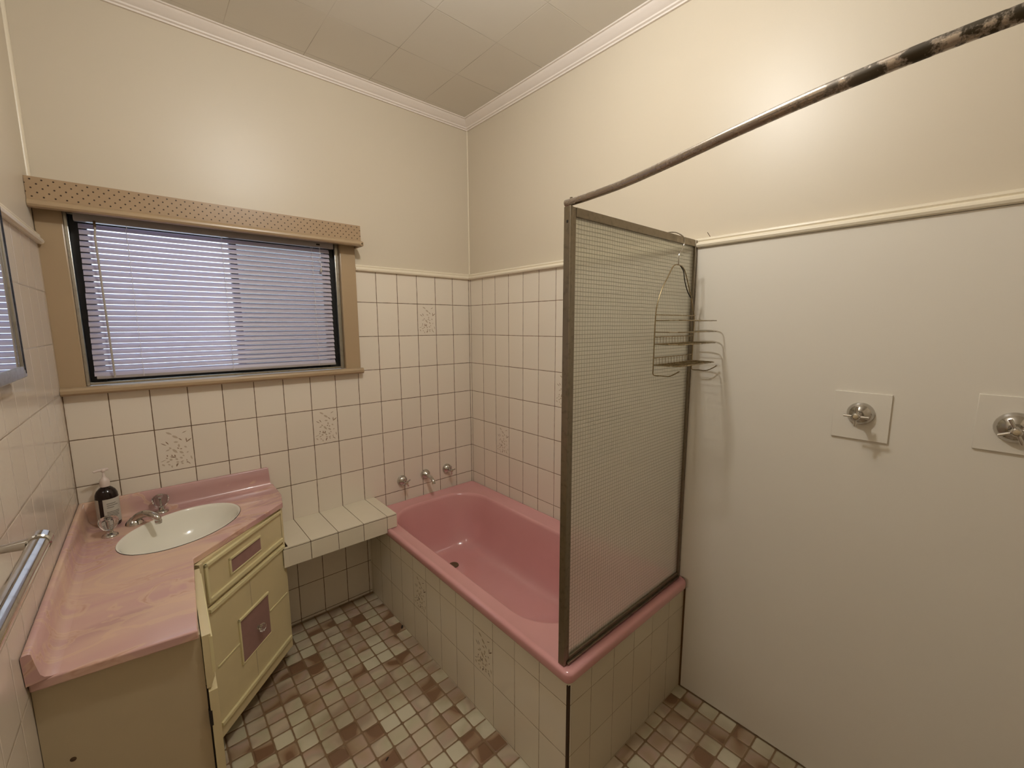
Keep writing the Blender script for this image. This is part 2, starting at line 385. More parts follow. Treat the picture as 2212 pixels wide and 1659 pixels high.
def floral(mb, fn, mi, flip=False):
    """fn(u, v, layer) -> point; u right, v down in metres on the tile"""
    for layer, (S, m) in enumerate(((PALE, mi+1), (DARK, mi))):
        for (x0, y0, x1, y1, wd) in S:
            def uv(x, y):
                return ((x-170-.12*(y-375))/1010*TW, (y-375+.122*(x-170))/1165*TH)
            a, b = Vector(uv(x0, y0)), Vector(uv(x1, y1)); d = b-a; L = d.length; d.normalize(); nn = Vector((-d.y, d.x)); h = wd/1165*TH*.95
            a -= d*L*.12; b += d*L*.12; c = (a+b)/2
            pts = [a, a.lerp(c, .5)+nn*h*.8, c+nn*h, b.lerp(c, .5)+nn*h*.7, b, b.lerp(c, .5)-nn*h*.7, c-nn*h, a.lerp(c, .5)-nn*h*.8]
            mb.mi = m; mb._f([mb.bm.verts.new(fn(q.x, q.y, .0003+.0002*layer)) for q in pts])
    mb.mi = 0

# ---------------------------------------------------------------- room shell
YR = -3.25
def struct(name, mb, m, parent=None, **k): return mb.build(name, m, parent, kind='structure', **k)
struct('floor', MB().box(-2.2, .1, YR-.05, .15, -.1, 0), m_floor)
struct('ceiling', MB().box(-2.25, .1, YR-.1, .15, 3.008, 3.1), m_ceil)
# window opening x -1.945..-.885, z 1.44..2.12
WX0, WX1, WZ0, WZ1 = -1.947, -.886, 1.436, 2.135
mb = MB(); 
for (a, b, c, d) in ((-2.2, WX0-.02, 0, 3.02), (WX1+.02, .1, 0, 3.02), (WX0-.02, WX1+.02, 0, WZ0-.02), (WX0-.02, WX1+.02, WZ1+.02, 3.02)): mb.box(a, b, .015, .125, c, d)
wa = struct('wall_back', mb, m_paint, smooth=False)
mb = MB()
for (a, b, c, d) in ((-2.08, WX0-.02, 0, 1.999), (WX1+.02, 0, 0, 1.999), (WX0-.02, WX1+.02, 0, WZ0-.02)): mb.box(a, b, 0, .0148, c, d)
for x0, z1 in ((TA-12*TW+TW-.1344, TZ-4*TH), (TA-7*TW, TZ-4*TH), (TA-2*TW, TZ-TH)):
    floral(mb, lambda u, v, k, x0=x0, z1=z1: (x0+u, -k, z1-v), 1)
struct('wall_tiles', mb, [m_tileA, m_floral1, m_floral2], wa, smooth=False)
wb = struct('wall_right', MB().box(.015, .12, YR, .1, 0, 3.02), m_paint, smooth=False)
mb = MB().box(0, .0148, -1.70, .0148, 0, 1.999)
for y0, z1 in ((-.016-2*TW, TZ-5*TH), (-.016-6*TW, TZ-3*TH)):
    floral(mb, lambda u, v, k, y0=y0, z1=z1: (-k, y0-u, z1-v), 1)
struct('wall_tiles', mb, [m_tileB, m_floral1, m_floral2], wb, smooth=False)
# left wall, skewed one degree
rotL = Matrix.Translation((-2.022, 0, 0)) @ Matrix.Rotation(-math.atan(.018), 4, 'Z')
mb = MB().box(-.2, -.004, YR-.1, .1, 0, 3.02, T=rotL); wl = struct('wall_left', mb, m_paint, smooth=False)
struct('wall_tiles', MB().box(-.0038, 0, YR, .0145, 0, 1.999, T=rotL), m_tileL, wl, smooth=False)
struct('wall_rear', MB().box(-2.2, .1, YR-.1, YR, 0, 3.02), m_paint, smooth=False)
# cornice: stepped cove profile (d = out from wall, z)
cor = [(0, 2.960), (.010, 2.960), (.012, 2.966), (.020, 2.969), (.022, 2.975), (.028, 2.978), (.036, 2.984), (.048, 2.993), (.055, 2.999), (.058, 3.003), (.066, 3.004), (.070, 3.009), (0, 3.009)]
mb = MB().prism(cor, lambda p: (-2.1, .015-p[0], p[1]), lambda p: (.015-p[0], .015-p[0], p[1])); struct('trim_1', mb, m_cornice, angle=20)
mb = MB().prism(cor, lambda p: (.015-p[0], .015-p[0], p[1]), lambda p: (.015-p[0], YR, p[1])); struct('trim_2', mb, m_cornice, angle=20)
# picture rail on top of the tiles
rail = [(0, 1.992), (-.010, 1.990), (-.018, 1.994), (-.021, 2.001), (-.018, 2.008), (-.011, 2.010), (-.009, 2.014), (-.012, 2.019), (-.010, 2.025), (-.003, 2.029), (.015, 2.031), (.015, 1.992)]
mb = MB().prism(rail, lambda p: (-.80, p[0], p[1]), lambda p: (p[0], p[0], p[1])); struct('trim_3', mb, m_trimw, angle=30)
mb = MB().prism(rail, lambda p: (p[0], p[0], p[1]), lambda p: (p[0], YR, p[1]+.0)); struct('trim_4', mb, m_trimw, angle=30)
mb = MB().prism(rail, lambda p: tuple(rotL @ Vector((-p[0], -.035, p[1]))), lambda p: tuple(rotL @ Vector((-p[0], YR+.02, p[1])))); struct('trim_5', mb, m_trimw, angle=30)
# corner beads
mb = MB().tube([(-2.028, .008, 2.03), (-2.028, .008, 2.965)], .012, 12); struct('trim_6', mb, m_trimw)
mb = MB().tube([(.012, .012, 2.02), (.012, .012, 2.965)], .0045, 8); struct('trim_7', mb, m_trimw)
# brown sealant where bath end meets the board
mb = MB().box(-.006, .001, -1.648, -1.640, 0, .497); struct('trim_8', mb, m_grime, smooth=False)
# nail above the picture rail
tag(MB().tube([(.012, -1.664, 2.022), (-.004, -1.660, 2.036), (-.012, -1.656, 2.046)], .0011, 6).build('nail', m_kick), 'small bent nail sticking up from the picture rail beside the shower screen', 'nail')

# ---------------------------------------------------------------- window
win = struct('window_1', MB().box(WX0-.078, WX0, -.016, .0, 1.425, 2.17, .004), m_tan)
MB().box(WX1, -.800, -.016, .0, 1.425, 2.17, .004).build('architrave', m_tan, win)
MB().box(WX0-.078, -.800, -.016, .0, 2.135, 2.19, .004).build('architrave', m_tan, win)
mb = MB().box(WX0-.02, WX0, .0, .06, WZ0-.02, WZ1+.02).box(WX1, WX1+.02, .0, .06, WZ0-.02, WZ1+.02).box(WX0, WX1, .0, .06, WZ1, WZ1+.02); mb.build('reveal', m_tan, win, smooth=False)
sill = [(.055, 1.432), (-.030, 1.436), (-.040, 1.432), (-.045, 1.424), (-.044, 1.412), (-.036, 1.404), (-.02, 1.402), (.0, 1.402), (.0, 1.418), (.055, 1.418)]
MB().prism(sill, lambda p: (lwx(p[0])+.001, p[0], p[1]), lambda p: (-.793 if p[0] < -.001 else -.866, p[0], p[1])).build('window_sill', m_tan, win)
# aluminium outer frame (silver) set in the reveal
mb = MB(); a0, a1, b0, b1 = WX0, WX1, 1.436, WZ1
mb.box(a0, a0+.012, -.006, .05, b0, b1, .002).box(a1-.022, a1, .004, .05, b0, b1, .003).box(a0+.01, a1-.01, .01, .05, b0, b0+.012, .002).box(a0+.01, a1-.01, .01, .05, b1-.012, b1, .002)
mb.build('aluminium_frame', m_alu, win)
mb = MB(); a0 += .012; a1 -= .022
mb.box(a0, a0+.05, .03, .075, b0+.012, b1-.012, .002).box(a1-.05, a1, .03, .075, b0+.012, b1-.012, .002).box(a0+.04, a1-.04, .04, .075, b0+.012, b0+.035, .002).box(a0+.04, a1-.04, .04, .075, b1-.045, b1-.012, .002)
mb.box(-1.395, -1.365, .045, .08, b0+.03, b1-.04, .002)
mb.build('sash_frame', m_bronze, win)
MB().box(a0+.045, -1.39, .058, .062, b0+.03, b1-.04).build('glass_pane', m_glass, win, smooth=False)
MB().box(-1.37, a1-.045, .066, .070, b0+.03, b1-.04).build('glass_pane', m_glass, win, smooth=False)
MB().box(-1.385, a1-.03, .086, .088, b0+.02, b1-.03).build('fly_screen', m_fly, win, smooth=False)

# pelmet
pel = thing('pelmet', 'perforated tan box pelmet over the window blind', 'pelmet', (-1.41, -.05, 2.11))
mb = MB().prism([(lwx(-.09)-.003, -.090), (-.793, -.090), (-.793, .014), (-.803, .014), (-.803, -.080), (lwx(-.09)-.003, -.080)], lambda p: (p[0], p[1], 2.125), lambda p: (p[0], p[1], 2.2225))
mb.build('pelmet_board', m_peg, pel, smooth=False)
lip = [(-.078, 2.145), (-.092, 2.143), (-.098, 2.139), (-.102, 2.132), (-.102, 2.124), (-.097, 2.117), (-.088, 2.114), (-.076, 2.114)]
MB().prism(lip, lambda p: (lwx(-.09)-.003, p[0], p[1]), lambda p: (-.788, p[0], p[1])).build('bottom_lip', m_tan, pel)
MB().box(-.800, -.781, -.102, .0148, 2.114, 2.140, .006).build('return_lip', m_tan, pel)
MB().box(lwx(-.04)+.001, -.804, -.079, .014, 2.208, 2.219).build('top_board', m_tan, pel)

# venetian blind
bl = thing('venetian_blind', 'white venetian blind hanging closed in the window', 'blind', (-1.42, .0, 1.47))
BX0, BX1 = -1.916, -.936
MB().box(BX0-.002, BX1+.014, -.018, .012, 2.096, 2.134, .0015).build('headrail', m_headrail, bl)
MB().box(BX1-.01, BX1+.016, -.0195, -.004, 2.094, 2.130, .0015).build('end_bracket', m_headrail, bl)
nsl = 27; pitch = (2.080-1.484)/(nsl-1)
ang = math.radians(60)
for i in range(nsl):
    z = 2.080 - i*pitch; mb = MB(); W = .0118; top = []
    for k in range(7):
        s = -W + 2*W*k/6; camb = .0022*(1-(s/W)**2)
        top.append((s*math.cos(ang) + camb*math.sin(ang)*-1, s*math.sin(ang) + camb*math.cos(ang)))
    prof = [(-.001+a, z+b) for a, b in top] + [(-.001+a+.0005, z+b-.0003) for a, b in reversed(top)]
    ht = .009 - .012*i/(nsl-1); dx = random.uniform(-.0012, .0012); dz = random.uniform(-.0005, .0005)
    mb.prism(prof, lambda p: (BX0+dx+ht, p[0], p[1]+dz), lambda p: (BX1+dx-.004, p[0], p[1]-dz))
    mb.build('slat', m_slat, bl, angle=60)
MB().box(BX0+.003, BX1-.003, -.010, .010, 1.462, 1.474, .002).build('bottom_rail', m_headrail, bl)
for cx in (-1.764, -1.43, -1.030):
    for y in (-.0125, .011):
        MB().tube([(cx + (.003*math.sin(k*2.1)), y, 2.10-k*pitch*.5) for k in range(52)] + [(cx, y, 1.465)], .0009, 5).build('ladder_cord', m_cord, bl)
MB().tube([(-1.857, -.030, 2.075), (-1.861, -.032, 2.04), (-1.857, -.026, 1.47)], .0036, 8).build('wand', m_wand, bl)
MB().box(-1.862, -1.854, -.03, -.016, 2.070, 2.100, .001).build('wand_hook', m_kick, bl)
MB().tube(smoothpath([(-.993, -.018, 2.10), (-.992, -.020, 2.05), (-1.001, -.021, 2.03), (-.989, -.022, 2.01), (-.992, -.022, 1.985)]), .0011, 6).build('lift_cord', m_cord, bl)
MB().lathe([(0, 0), (.0055, 0), (.006, .004), (.0045, .016), (.002, .022), (0, .023)], 12, T=Matrix.Translation((-.992, -.022, 1.966))).build('cord_tassel', m_wand, bl)
MB().box(-1.008, -.990, -.0192, -.0178, 2.106, 2.114).build('cord_lock', m_dark, bl)

# ---------------------------------------------------------------- ledge
mb = MB(); mb.mi = 1; mb.box(-1.316, -.814, -.3075, .0, .5225, .6175).box(-.814, -.757, -.3075, .0, .5425, .6175)
mb.mi = 0; xs = [-.755, TA-5*TW, TA-6*TW, TA-7*TW, TA-8*TW, -1.3165]
for a, b in zip(xs, xs[1:]):
    ga = .0013
    mb.box(b+(ga if b > -1.316 else 0), a-(ga if a < -.76 else 0), -.3085, 0, .6135, .620, .0008)
    mb.box(b+(ga if b > -1.316 else 0), a-(ga if a < -.76 else 0), -.310, -.3045, .521 if a < -.76 else .5415, .6105, .0008)
mb.box(-.7575, -.755, -.306, 0, .5415, .6125)
mb.box(-1.336, -1.3164, -.3085, -.2985, .6135, .620).box(-1.340, -1.3164, -.310, -.3045, .521, .6105)
m_ledge = simple('cream_ledge_tile', (228, 218, 196), .2, var=.04, nscale=9)
tag(mb.build('tiled_ledge', [m_ledge, simple('ledge_grout', (92, 68, 42), .8)], smooth=False), 'cream tiled ledge along the wall between the vanity and the pink bath', 'ledge')

# ---------------------------------------------------------------- bath
def rrect(x0, x1, y0, y1, r, z, n=12):
    out = []
    for cx, cy, a0 in ((x1-r, y1-r, 0), (x0+r, y1-r, PI/2), (x0+r, y0+r, PI), (x1-r, y0+r, 1.5*PI)):
        for k in range(n): a = a0 + PI/2*k/(n-1); out.append(Vector((cx+r*math.cos(a), cy+r*math.sin(a), z)))
    return out
def resamp(R, N=160):
    L = [0]; n = len(R)
    for i in range(n): L.append(L[-1] + (R[(i+1) % n]-R[i]).length)
    out = []; j = 0
    for k in range(N):
        s = L[-1]*k/N
        while L[j+1] < s: j += 1
        t = (s-L[j])/max(L[j+1]-L[j], 1e-9); out.append(R[j].lerp(R[(j+1) % n], t))
    return out
def ringset(x0, x1, y0, y1, r, z):
    # corner-matched rings: same vertex count with subdivided straights
    out = []; R = rrect(x0, x1, y0, y1, r, z, 12); n = len(R)
    for i in range(n):
        out.append(R[i])
        if i % 12 == 11:
            for k in range(1, 12): out.append(R[i].lerp(R[(i+1) % n], k/12))
    return out
ox0, ox1, oy0, oy1 = -.812, -.001, -1.655, -.001
RS = [ringset(ox0+.004, ox1, oy0+.004, oy1, .025, .500), ringset(ox0, ox1, oy0, oy1, .027, .506), ringset(ox0, ox1, oy0, oy1, .027, .530), ringset(ox0+.003, ox1-.001, oy0+.003, oy1-.001, .026, .537),
      ringset(ox0+.010, ox1-.004, oy0+.010, oy1-.004, .024, .5405), ringset(ox0+.022, ox1-.010, oy0+.022, oy1-.010, .020, .5405), ringset(ox0+.027, ox1-.013, oy0+.027, oy1-.013, .020, .5375),
      ringset(-.742, -.100, -1.502, -.088, .215, .5375), ringset(-.735, -.107, -1.494, -.096, .21, .536), ringset(-.729, -.113, -1.487, -.102, .206, .530), ringset(-.725, -.117, -1.480, -.106, .204, .518)]
steps = [(0.0, 0.0), (.10, .16), (.2, .33), (.32, .52), (.45, .70), (.58, .83), (.72, .92), (.86, .975), (1.0, 1.0)]
A0 = (-.725, -.117, -1.480, -.106, .204, .518); B0 = (-.60, -.235, -1.10, -.235, .12, .205)
for i, (s, d) in enumerate(steps[1:]):
    # inset s of the way, depth d of the way down: sloped wall with a soft cove into the base
    v = [A0[k] + (B0[k]-A0[k])*(s if k < 5 else d) for k in range(6)]
    v[2] = A0[2] + (B0[2]-A0[2])*(.55*s+.45*s*s*(3-2*s)); RS.append(ringset(*v))
RS += [ringset(-.57, -.262, -1.05, -.262, .10, .2025), ringset(-.50, -.34, -.95, -.35, .06, .2005)]
mb = MB(); mb.rings(RS)
bath = tag(mb.build('bathtub', m_tub, angle=50), 'pink built-in bathtub set into a cream tiled surround', 'bathtub')
mb = MB().lathe([(0, .0012), (.010, .001), (.016, .002), (.024, .004), (.030, .0035), (.032, .0)], 24, T=Matrix.Translation((-.425, -.378, .2022)))
mb.build('drain_waste', m_kick, bath)
ss = thing('bath_surround', 'cream tiled panels boxing in the pink bath down to the floor', 'bath surround', (-.4, -.82, 0))
mb = MB().box(-.795, -.780, -1.640, .0, 0, .5035)
for k, y0 in enumerate((-.9638+3*TW, -.9638-TW)):
    floral(mb, lambda u, v, q, y0=y0: (-.795-q, y0-u, .605-.2-v), 1)
m_floralb = simple('floral_print_bath', (118, 92, 62), .35); m_floralc = simple('floral_print_bath_pale', (184, 166, 136), .35)
mb.build('front_panel', [m_tileF, m_floralb, m_floralc], ss, smooth=False)
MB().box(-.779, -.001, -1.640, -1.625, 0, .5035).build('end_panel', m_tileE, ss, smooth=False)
MB().box(-.7975, -.7885, -1.6425, -1.633, .075, .484).build('corner_joint', simple('dark_corner_joint', (62, 40, 18), .8), ss, smooth=False)
MB().tube(smoothpath([(-.797, -1.56, .503), (-.799, -1.62, .501), (-.795, -1.643, .495), (-.77, -1.644, .501), (-.70, -1.643, .503)]), .0035, 8).build('sealant_bead', m_caulk, ss)

# ---------------------------------------------------------------- taps
def cross_tap(name, label, loc, nrm, upv, fr=.033, rotd=0, n_arm=4, group=None, arm=.030, plate=None, hd=.062):
    t = thing(name, label, 'tap', loc, group); T = basis(loc, nrm, upv)
    if plate:
        pw, ph, dy, dz = plate
        x = loc[0]
        MB().box(x-.0020, x+.0045, loc[1]+dy-pw/2, loc[1]+dy+pw/2, loc[2]+dz-ph/2, loc[2]+dz+ph/2, .0012).build('cover_plate', m_board, t, label='square white cover plate')
    MB().lathe([(fr, 0), (fr, .003), (fr*.96, .010), (fr*.82, .019), (fr*.58, .026), (fr*.36, .030), (fr*.34, .034), (0, .034)], 28, T=T).build('flange', m_chrome, t)
    MB().lathe([(.0085, .030), (.0085, .040), (.007, .042), (.007, hd-.008), (.0095, hd-.006), (.0115, hd), (.0115, hd+.006), (.0095, hd+.010), (.006, hd+.0115), (0, hd+.0115)], 20, T=T).build('spindle', m_chrome, t)
    for k in range(n_arm):
        a = math.radians(rotd) + 2*PI*k/n_arm; d = Vector((math.cos(a), math.sin(a), 0))
        pts = [T @ (d*.008 + Vector((0, 0, hd+.002))), T @ (d*.016 + Vector((0, 0, hd+.002))), T @ (d*arm + Vector((0, 0, hd+.001)))]
        MB().tube(pts, [.0036, .0038, .0044], 10).build('handle_arm', m_chrome, t)
    MB().lathe([(0, hd+.0127), (.005, hd+.0125), (.0065, hd+.0118), (.0065, hd+.011)], 16, T=T).build('button', m_button, t)
    return t
cross_tap('bath_tap', 'chrome cross-handled tap left of the bath spout, nearest the ledge', (-.563, 0, .682), (0, -1, 0), (0, 0, 1), rotd=28, group=None)
cross_tap('bath_tap', 'chrome cross-handled tap right of the bath spout, nearest the corner', (-.222, 0, .684), (0, -1, 0), (0, 0, 1), rotd=5)
sp = thing('bath_spout', 'short curved chrome spout between the two bath taps', 'spout', (-.392, 0, .683))
MB().lathe([(.033, 0), (.033, .003), (.032, .011), (.027, .020), (.019, .028), (.013, .034), (0, .036)], 28, T=basis((-.392, 0, .683), (0, -1, 0), (0, 0, 1))).build('flange', m_chrome, sp)
MB().tube(smoothpath([(-.392, -.022, .683), (-.392, -.05, .682), (-.392, -.080, .677), (-.392, -.104, .662), (-.392, -.113, .643)]), .0115, 16).build('spout_tube', m_chrome, sp)
cross_tap('shower_tap', 'chrome cross-handled shower tap on the white board, nearer the glass screen', (-.0105, -2.196, 1.390), (-1, 0, 0), (0, 0, 1), fr=.037, rotd=0, arm=.032, plate=(.147, .156, 0, -.009), hd=.068)
cross_tap('shower_tap', 'chrome shower tap on the white board, cut off by the right edge of the photo', (-.0105, -2.524, 1.402), (-1, 0, 0), (0, 0, 1), fr=.042, rotd=24, arm=.034, plate=(.150, .156, -.0, .006), hd=.068)

# white shower board
tag(MB().prism([(YR+.01, .006), (-1.649, .006), (-1.649, .500), (-1.658, .503), (-1.658, .5435), (-1.6175, .5435), (-1.6175, 1.9895), (YR+.01, 1.9895)], lambda p: (-.006, p[0], p[1]), lambda p: (-.0002, p[0], p[1])).build('shower_board', m_board, smooth=False), 'smooth white wall board lining the shower below the picture rail', 'wall board')

# ---------------------------------------------------------------- shower screen
SY = -1.605
scr = thing('shower_screen', 'metal-framed wired glass shower screen standing on the bath end', 'shower screen', (-.4, SY, .54))
zb, zt = .541, 2.022
mb = MB().box(-.796, -.784, SY-.013, SY+.013, zb, zt, .0015).box(-.784, -.766, SY-.009, SY+.009, zb, zt, .0015); mb.build('outer_post', m_frame, scr)
MB().box(-.7965, -.7955, SY-.004, SY+.002, 1.975, 1.983).build('screw', m_dark, scr, smooth=False)
MB().box(-.022, -.0065, SY-.012, SY+.012, zb, zt, .0015).build('wall_post', m_frame, scr)
MB().box(-.766, -.022, SY-.010, SY+.010, zt-.027, zt, .0015).build('top_rail', m_frame, scr)
mb = MB().box(-.766, -.022, SY-.010, SY+.010, zb, zb+.022, .0015).box(-.780, -.02, SY-.018, SY-.010, zb, zb+.008, .001); mb.build('bottom_rail', m_frame, scr)
MB().box(-.767, -.021, SY-.0025, SY+.0025, zb+.020, zt-.025).build('glass_pane', m_wired, scr, smooth=False)

# curtain rail
rl = thing('curtain_rail', 'long tarnished metal shower curtain rail running from the screen corner', 'curtain rail', (-.80, -2.0, 2.03))
pts = smoothpath([(-.779, -1.585, 2.036), (-.782, -1.66, 2.036), (-.803, -1.80, 2.036), (-.848, -1.958, 2.036), (-.899, -2.118, 2.036), (-.938, -2.265, 2.036), (-.962, -2.42, 2.036), (-.966, -2.62, 2.036), (-.945, -2.9, 2.036), (-.93, YR+.002, 2.036)], 8)
MB().tube(pts, .0102, 20).build('rail_tube', m_rod, rl)
MB().tube([(-.7795, -1.605, 2.022), (-.7795, -1.605, 2.049)], .004, 10).build('fixing_bolt', m_frame, rl)
MB().lathe([(.024, 0), (.024, .003), (.014, .010), (0, .010)], 24, T=basis((-.93, YR, 2.036), (0, 1, 0))).build('wall_flange', m_frame, rl)

# ---------------------------------------------------------------- caddy
cdy = thing('shower_caddy', 'empty wire shower caddy hooked over the screen top rail', 'shower caddy', (-.19, -1.635, 1.5))
CY = -1.636; WR = .0021
MB().tube(smoothpath([(-.232, -1.590, 2.008), (-.228, -1.594, 2.021), (-.214, -1.606, 2.0268), (-.192, -1.622, 2.026), (-.166, CY, 2.012), (-.158, CY, 1.997), (-.160, CY, 1.980), (-.176, CY, 1.962), (-.191, CY, 1.945), (-.194, CY, 1.925), (-.192, CY, 1.905)]), WR*1.1, 8).build('hook', m_chrome, cdy)
def hk(xs, s):
    return [(xs, CY, 1.52), (xs, CY, 1.50), (xs+.002*s, CY-.006, 1.494), (xs+.004, CY-.03, 1.494), (xs+.006, CY-.062, 1.495), (xs+.012, CY-.095, 1.514)]
MB().tube(smoothpath([(-.192, CY, 1.906), (-.215, CY, 1.904), (-.236, CY, 1.893), (-.268, CY, 1.855), (-.305, CY, 1.810), (-.333, CY, 1.755), (-.342, CY, 1.70), (-.343, CY, 1.60)] + hk(-.343, 1)), WR, 8).build('frame_wire', m_wire, cdy)
MB().tube(smoothpath([(-.192, CY, 1.906), (-.165, CY, 1.902), (-.140, CY, 1.885), (-.112, CY, 1.845), (-.080, CY, 1.79), (-.054, CY, 1.735), (-.042, CY, 1.70), (-.042, CY, 1.60)] + hk(-.042, 1)), WR, 8).build('frame_wire', m_wire, cdy)
MB().tube(smoothpath([(-.185, CY-.004, 1.902), (-.160, CY-.004, 1.885), (-.150, CY-.004, 1.858), (-.136, CY-.004, 1.832), (-.112, CY-.003, 1.805), (-.084, CY-.002, 1.786)]), WR*.9, 8).build('loop_wire', m_dark, cdy)
MB().tube([(-.341, CY-.002, 1.716), (-.043, CY-.002, 1.716)], WR, 8).build('cross_wire', m_wire, cdy)
def basket(zf, top, nm):
    g = thing0 = None
    D = .098
    def loop(z, dep): return [(-.343, CY, z), (-.343, CY-dep*.6, z), (-.338, CY-dep*.9, z), (-.325, CY-dep, z), (-.06, CY-dep, z), (-.047, CY-dep*.9, z), (-.042, CY-dep*.6, z), (-.042, CY, z)]
    b = MB()
    for z in top: b.tube(loop(z, D), WR*.95, 8)
    b.tube(loop(zf, D), WR*.95, 8)
    for i in range(13):
        x = -.325 + i*(.265/12); b.tube([(x, CY, zf+.026), (x, CY-.001, zf), (x, CY-D, zf)], WR*.55, 6)
    b.tube([(-.343, CY, zf+.026), (-.042, CY, zf+.026)], WR, 8); b.tube([(-.343, CY, zf), (-.042, CY, zf)], WR, 8)
    b.build(nm, m_wire, cdy)
basket(1.609, (1.695, 1.653), 'upper_basket'); basket(1.532, (), 'lower_tray')
for x in (-.331, -.030): MB().lathe([(0, -.004), (.003, -.0025), (.004, 0), (.003, .0025), (0, .004)], 10, T=Matrix.Translation((x, CY-.096, 1.516))).build('hook_tip', m_chrome, cdy)

# ---------------------------------------------------------------- vanity
CZ = .85
van = thing('vanity_unit', 'cream corner vanity cabinet with yellow mouldings and mauve inlays', 'cabinet', (-1.8, -.5, 0))
FL, FR = Vector((-1.679, -.648)), Vector((-1.326, -.285))          # diagonal face, left and right ends
dv = (FR-FL).normalized(); nv = Vector((dv.y, -dv.x)); FWD = (FR-FL).length
def FT(off=0.0): m = Matrix(((dv.x, nv.x, 0, FL.x+nv.x*off), (dv.y, nv.y, 0, FL.y+nv.y*off), (0, 0, 1, 0), (0, 0, 0, 1))); return m
# carcass: plan polygon
in_ = -.020
pl = [(lwx(0)+.001, -.001), (-1.318, -.001), (FR.x+nv.x*in_, FR.y+nv.y*in_), (FL.x+nv.x*in_-.012, FL.y+nv.y*in_), (-1.715, -1.077), (lwx(-1.03)+.001, -1.032)]
cc = Vector((-1.72, -.45)); ins = [(p[0]+(cc.x-p[0])*.05, p[1]+(cc.y-p[1])*.05) for p in pl]
mb = MB(); ro = [[mb.bm.verts.new((x, y, z)) for x, y in q] for q, z in ((pl, .088), (pl, CZ-.0262), (ins, CZ-.0262), (ins, .10))]
for a, b in zip(ro, ro[1:]):
    for k in range(len(pl)): mb._f([a[k], a[(k+1) % len(pl)], b[(k+1) % len(pl)], b[k]])
mb._f(ro[0][::-1]); mb._f(ro[3]); mb.build('carcass', m_side, van, smooth=False)
k_ = [(lwx(0)+.03, -.02), (-1.40, -.02), (-1.395, -.26), (-1.738, -.60), (-1.765, -1.045), (lwx(-1.0)+.001, -1.00)]
MB().prism(k_, lambda p: (p[0], p[1], 0), lambda p: (p[0], p[1], .088)).build('kickboard', m_kick, van, smooth=False)
T = FT()
# face frame on the diagonal: two stiles, rails
mb = MB(); t0 = -.020
mb.box(0, .016, t0, 0, .088, CZ-.026, .0008, T=T).box(FWD-.014, FWD, t0, 0, .088, CZ-.026, .0008, T=T)
mb.box(.016, FWD-.014, t0, -.004, CZ-.036, CZ-.026, T=T).box(.016, FWD-.014, t0, -.006, .640, .656, T=T).box(.016, FWD-.014, t0, -.001, .088, .135, T=T)
mb.build('face_frame', m_cab, van, smooth=False)
# drawer
dr = MB().box(.018, FWD-.016, t0, -.001, .655, .813, .0015, T=T).build('drawer', m_cab, van)
def strip(mbx, u0, u1, z0, z1, d0=-.002, d1=.008): mbx.box(min(u0, u1), max(u0, u1), d0, d1, min(z0, z1), max(z0, z1), .0022, 2, T=T)
mb = MB(); strip(mb, .018, FWD-.018, .799, .813); strip(mb, .018, .030, .657, .813); strip(mb, .030, FWD-.018, .655, .673)
mb.build('moulding', m_mould, van); van.children[-1].name = 'drawer_moulding'
mb = MB(); strip(mb, .140, .335, .757, .767, d1=.006); strip(mb, .140, .149, .697, .767, d1=.006); strip(mb, .149, .335, .694, .701, d1=.003); mb.build('inlay_frame', m_mould, van)
MB().box(.149, .333, -.002, .0012, .700, .757, T=T).build('drawer_inlay', m_mauve, van, smooth=False)
# door
do = MB().box(.018, FWD-.010, t0, .0, .137, .638, .0015, T=T).build('door', m_cab, van)
def sub(mbx, name, m, **k): return mbx.build(name, m, do, **k)
for z_ in (.618, .140): mb = MB(); strip(mb, .020, FWD-.012, z_, z_+.016, d1=.009); sub(mb, 'moulding', m_mould)
for a_, b_ in ((.033, .155), (.355, FWD-.014)): mb = MB(); strip(mb, a_, b_, .380, .388, d1=.003); sub(mb, 'cross_bead', m_mould)
for a_, b_ in ((.486, .618), (.156, .280)): sub(MB().box(.244, .247, -.001, .0006, a_, b_, T=T), 'centre_groove', m_side, smooth=False)
mb = MB(); strip(mb, .155, .352, .475, .486, d1=.007); strip(mb, .155, .164, .284, .486, d1=.007); strip(mb, .164, .352, .280, .286, d1=.003); sub(mb, 'inlay_frame', m_mould)
sub(MB().box(.164, .350, -.001, .0015, .285, .476, T=T), 'door_inlay', m_mauve, smooth=False)
KT = T @ basis((.268, .0, .372), (0, 1, 0), (1, 0, 0))
sub(MB().lathe([(.009, 0), (.009, .003), (.005, .005), (.005, .012), (0, .012)], 16, T=KT), 'knob_base', m_chrome)
sub(MB().lathe([(.005, .010), (.013, .014), (.017, .021), (.016, .028), (.010, .033), (0, .034)], 16, T=KT, fn=lambda a, z: 1+.10*math.cos(8*a)), 'knob', m_crystal)
